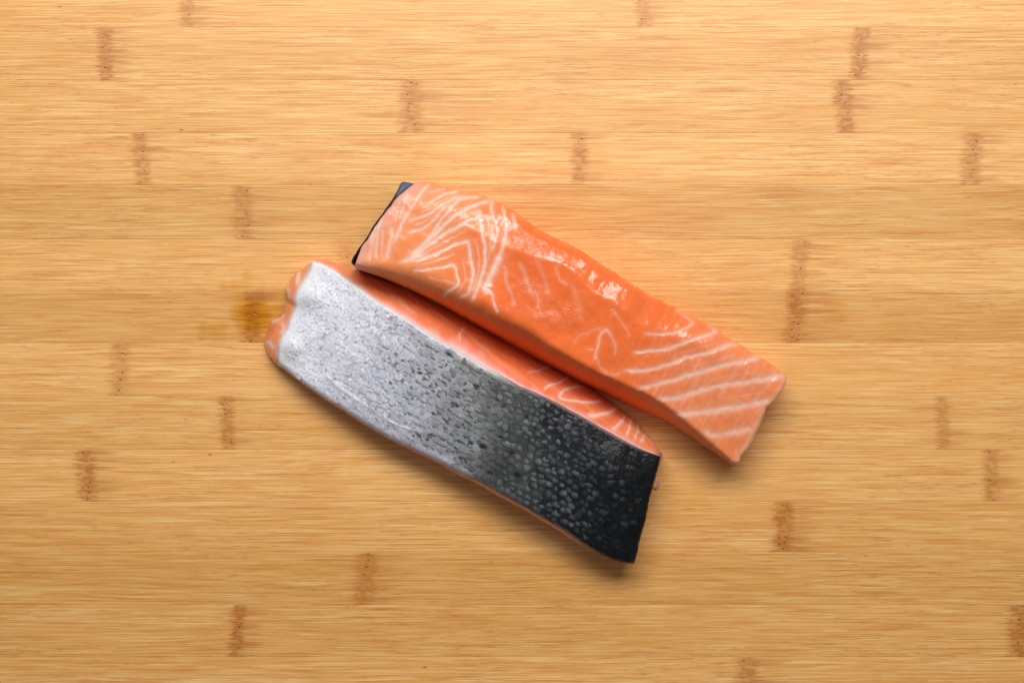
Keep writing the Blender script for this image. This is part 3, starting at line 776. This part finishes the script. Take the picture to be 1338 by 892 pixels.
ZS = ZS + (mott - 0.5) * 0.00022 * (1 - smooth_left) + (mk - 0.5) * 0.00015 * (1 - strip) * (1 - smooth_left)
# sheet edge: a small rolled skirt so the skin has thickness
ids = loop_ids(NUS, NVS)
fl = PS.reshape(-1, 2); zf = ZS.reshape(-1); n0 = len(zf)
top = fl[ids]; cen = fl.mean(0)
dl_ = np.roll(top, -2, 0) - np.roll(top, 2, 0); out = np.stack([-dl_[:, 1], dl_[:, 0]], 1); out /= np.linalg.norm(out, axis=1)[:, None] + 1e-9
if np.mean(((top - cen) * out).sum(1)) < 0: out = -out
for _ in range(5): out = (np.roll(out, 1, 0) + out + np.roll(out, -1, 0)) / 3
SPX = np.vstack([fl, top + out * 0.9, top + out * 0.9, top - out * 1.2]); SZ = np.r_[zf, zf[ids] - 0.0004, zf[ids] - 0.0010, zf[ids] - 0.0014]
n = len(ids); FS = grid_faces(NUS, NVS).tolist(); prev = ids
for k in range(3):
    cur = np.arange(n0 + k * n, n0 + (k + 1) * n); FS += np.stack([prev, cur, np.roll(cur, -1), np.roll(prev, -1)], 1).tolist(); prev = cur
CF = CS.reshape(-1, 3); ec = CF[ids]
spk = np.r_[(0.08 + 0.85 * (1 - pp.ravel())) * (1 - 0.7 * smooth_left.ravel()), np.full(3 * n, 0.2)]
VS = to_world(SPX[:, 0], SPX[:, 1], SZ, ORG2)
skin2 = mesh_obj("skin", VS, FS, M_SKIN, fillet2, cols=np.vstack([CF, ec, ec, ec]), attrs={"sparkle": np.clip(spk, 0, 1)})
skin2["label"] = "scaly skin, silver white at the belly end, black at the back end"
surfS = Surf(SPX[:, 0], SPX[:, 1], VS, vert_normals(skin2))

# scales: small overlapping plates, joined (too many and too small to pick apart)
rs2 = np.random.RandomState(12)
dv = np.array([0.877, 0.481]); nv_ = np.array([0.481, -0.877])
SV, SF, SC = [], [], []
ppf = pp.ravel(); uf = us.ravel(); vf = vs.ravel(); stripf = strip.ravel(); slf = smooth_left.ravel()
for ia in range(-4, 62):
    for ib in range(-4, 26):
        o = np.array([380.0, 480.0]) + dv * (ia * 10.4 + (ib % 2) * 5.2) + nv_ * (ib * 8.2) + rs2.uniform(-1.6, 1.6, 2)
        o = o + np.array([float(fbm(o[0] / 30, o[1] / 30, 95, 2)) - 0.5, float(fbm(o[0] / 30, o[1] / 30, 96, 2)) - 0.5]) * 14.0
        pos, nor, idx = surfS.at(*o)
        if idx >= n0: continue
        if np.hypot(*(SPX[idx] - o)) > 1.2: continue
        u0, v0, p0 = uf[idx], vf[idx], ppf[idx]
        if u0 < 0.02 or v0 < 0.035 or v0 > 0.965 or u0 > 0.985: continue
        if rs2.rand() < 0.08 or holef[idx] > 0.25 or slf[idx] > 0.08 or stripf[idx] > 0.35: continue
        p0 = p0 + rs2.randn() * 0.016 * sstep(0.25, 0.45, p0)
        base = ramp_col(np.array(p0))
        light = 1 - sstep(0.42, 0.74, p0); far = sstep(0.80, 0.97, p0 + 0.03 * rs2.randn())
        if light > 0.9 and rs2.rand() < 0.75 * (1 - sstep(0.15, 0.42, p0)): continue
        br = 1 + rs2.uniform(-0.06, 0.05) * light + rs2.uniform(-0.4, 0.35) * math.exp(-((p0 - 0.52) / 0.10) ** 2) + rs2.uniform(-0.6, 0.25) * (1 - light)
        
        cen_c = base * (1.04 * br) * light + (1 - light) * (lin((116, 121, 129)) * br * (1 - sstep(0.62, 0.92, p0) * 0.72) * (1 - far) + base * far)  # on dark scales the pale centre is a reflection put into the colour
        rim_c = base * 1.0 * light + base * 0.8 * (1 - light)
        if p0 > 0.45 and p0 < 0.75: cen_c = cen_c * np.array([1.0, 1.0, rs2.uniform(0.85, 1.02)])
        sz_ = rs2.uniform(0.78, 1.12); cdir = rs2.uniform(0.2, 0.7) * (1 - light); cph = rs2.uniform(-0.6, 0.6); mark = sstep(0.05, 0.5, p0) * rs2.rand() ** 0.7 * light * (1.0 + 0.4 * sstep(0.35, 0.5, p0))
        tilt = rs2.uniform(0.1, 0.5); st = len(SV)
        rot = rs2.uniform(-0.35, 0.35); wob = rs2.uniform(0.75, 1.3, 12); pk = rs2.uniform(0.75, 1.5) * (1 - light) + 2.0 * light
        hh = (0.00002 + 0.00003 * (1 - light)) * (1 - 0.7 * far)
        t1 = np.array([dv[0], -dv[1], 0]); t1 = t1 - nor * (t1 @ nor); t1 /= np.linalg.norm(t1); t2 = np.cross(nor, t1)
        NA = 12
        for kr, r in enumerate((0, 0.4, 0.75, 1.0)):
            for ka in range(1 if kr == 0 else NA):
                th = 2 * math.pi * ka / NA + rot
                rw = r * (wob[ka] + wob[ka - 1]) / 2 * (1 - 0.12 * light)
                la = math.cos(th) * rw * 7.0 * sz_; lb = math.sin(th) * rw * 6.0 * sz_ * (1 + 0.15 * math.cos(2 * th))
                w = pos + t1 * (la * S) + t2 * (lb * S) + nor * (hh * (1 - r * r) - 0.00005 * r + tilt * 0.00008 * (-lb / 4.6) * 0.9 + 0.00003)
                fr = min(1.0, max(0.0, r ** pk - cdir * r * (1 - r) * 2.2 * math.sin(th + cph)))  # pushes the pale centre sideways into a painted crescent highlight
                c = cen_c * (1 - fr) + rim_c * fr
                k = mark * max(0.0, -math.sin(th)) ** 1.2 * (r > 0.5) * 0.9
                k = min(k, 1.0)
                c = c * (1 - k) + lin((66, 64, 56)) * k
                SV.append(w); SC.append(c * rs2.uniform(0.86, 1.14))
        for ka in range(NA):
            SF.append([st, st + 1 + ka, st + 1 + (ka + 1) % NA])
            for kr in range(2):
                a0 = st + 1 + kr * NA; b0 = a0 + NA
                SF.append([a0 + ka, b0 + ka, b0 + (ka + 1) % NA, a0 + (ka + 1) % NA])
scales = mesh_obj("scales", np.array(SV), SF, M_SCALE, skin2, cols=np.array(SC), attrs={"sparkle": np.full(len(SV), 0.5)})
scales["kind"] = "stuff"

# a small shred of flesh hanging out at the black end
bm_v = []; bm_f = []
NR, NS = 12, 16
for i in range(NR + 1):
    for j in range(NS):
        th = math.pi * i / NR; ph = 2 * math.pi * j / NS
        k = 0.75 + 0.5 * float(vnoise(i * 0.9, j * 0.7, 93)) if 0 < i < NR else 1.0
        bm_v.append([0.0016 * math.sin(th) * math.cos(ph) * k, 0.0030 * math.cos(th) * k, 0.0022 * math.sin(th) * math.sin(ph) * k])
for i in range(NR):
    for j in range(NS):
        bm_f.append([i * NS + j, (i + 1) * NS + j, (i + 1) * NS + (j + 1) % NS, i * NS + (j + 1) % NS])
wx, wy = world_xy(855.5, 629, 0.0105)
bm_v = np.array(bm_v) + np.array([wx - ORG2[0], wy - ORG2[1], 0.0105])
mesh_obj("flesh_shred", bm_v, bm_f, M_FAT, fillet2, cols=np.tile(lin((214, 160, 130)), (len(bm_v), 1)) * (0.8 + 0.3 * _rng.rand(len(bm_v), 1)), attrs={"sparkle": np.ones(len(bm_v))})
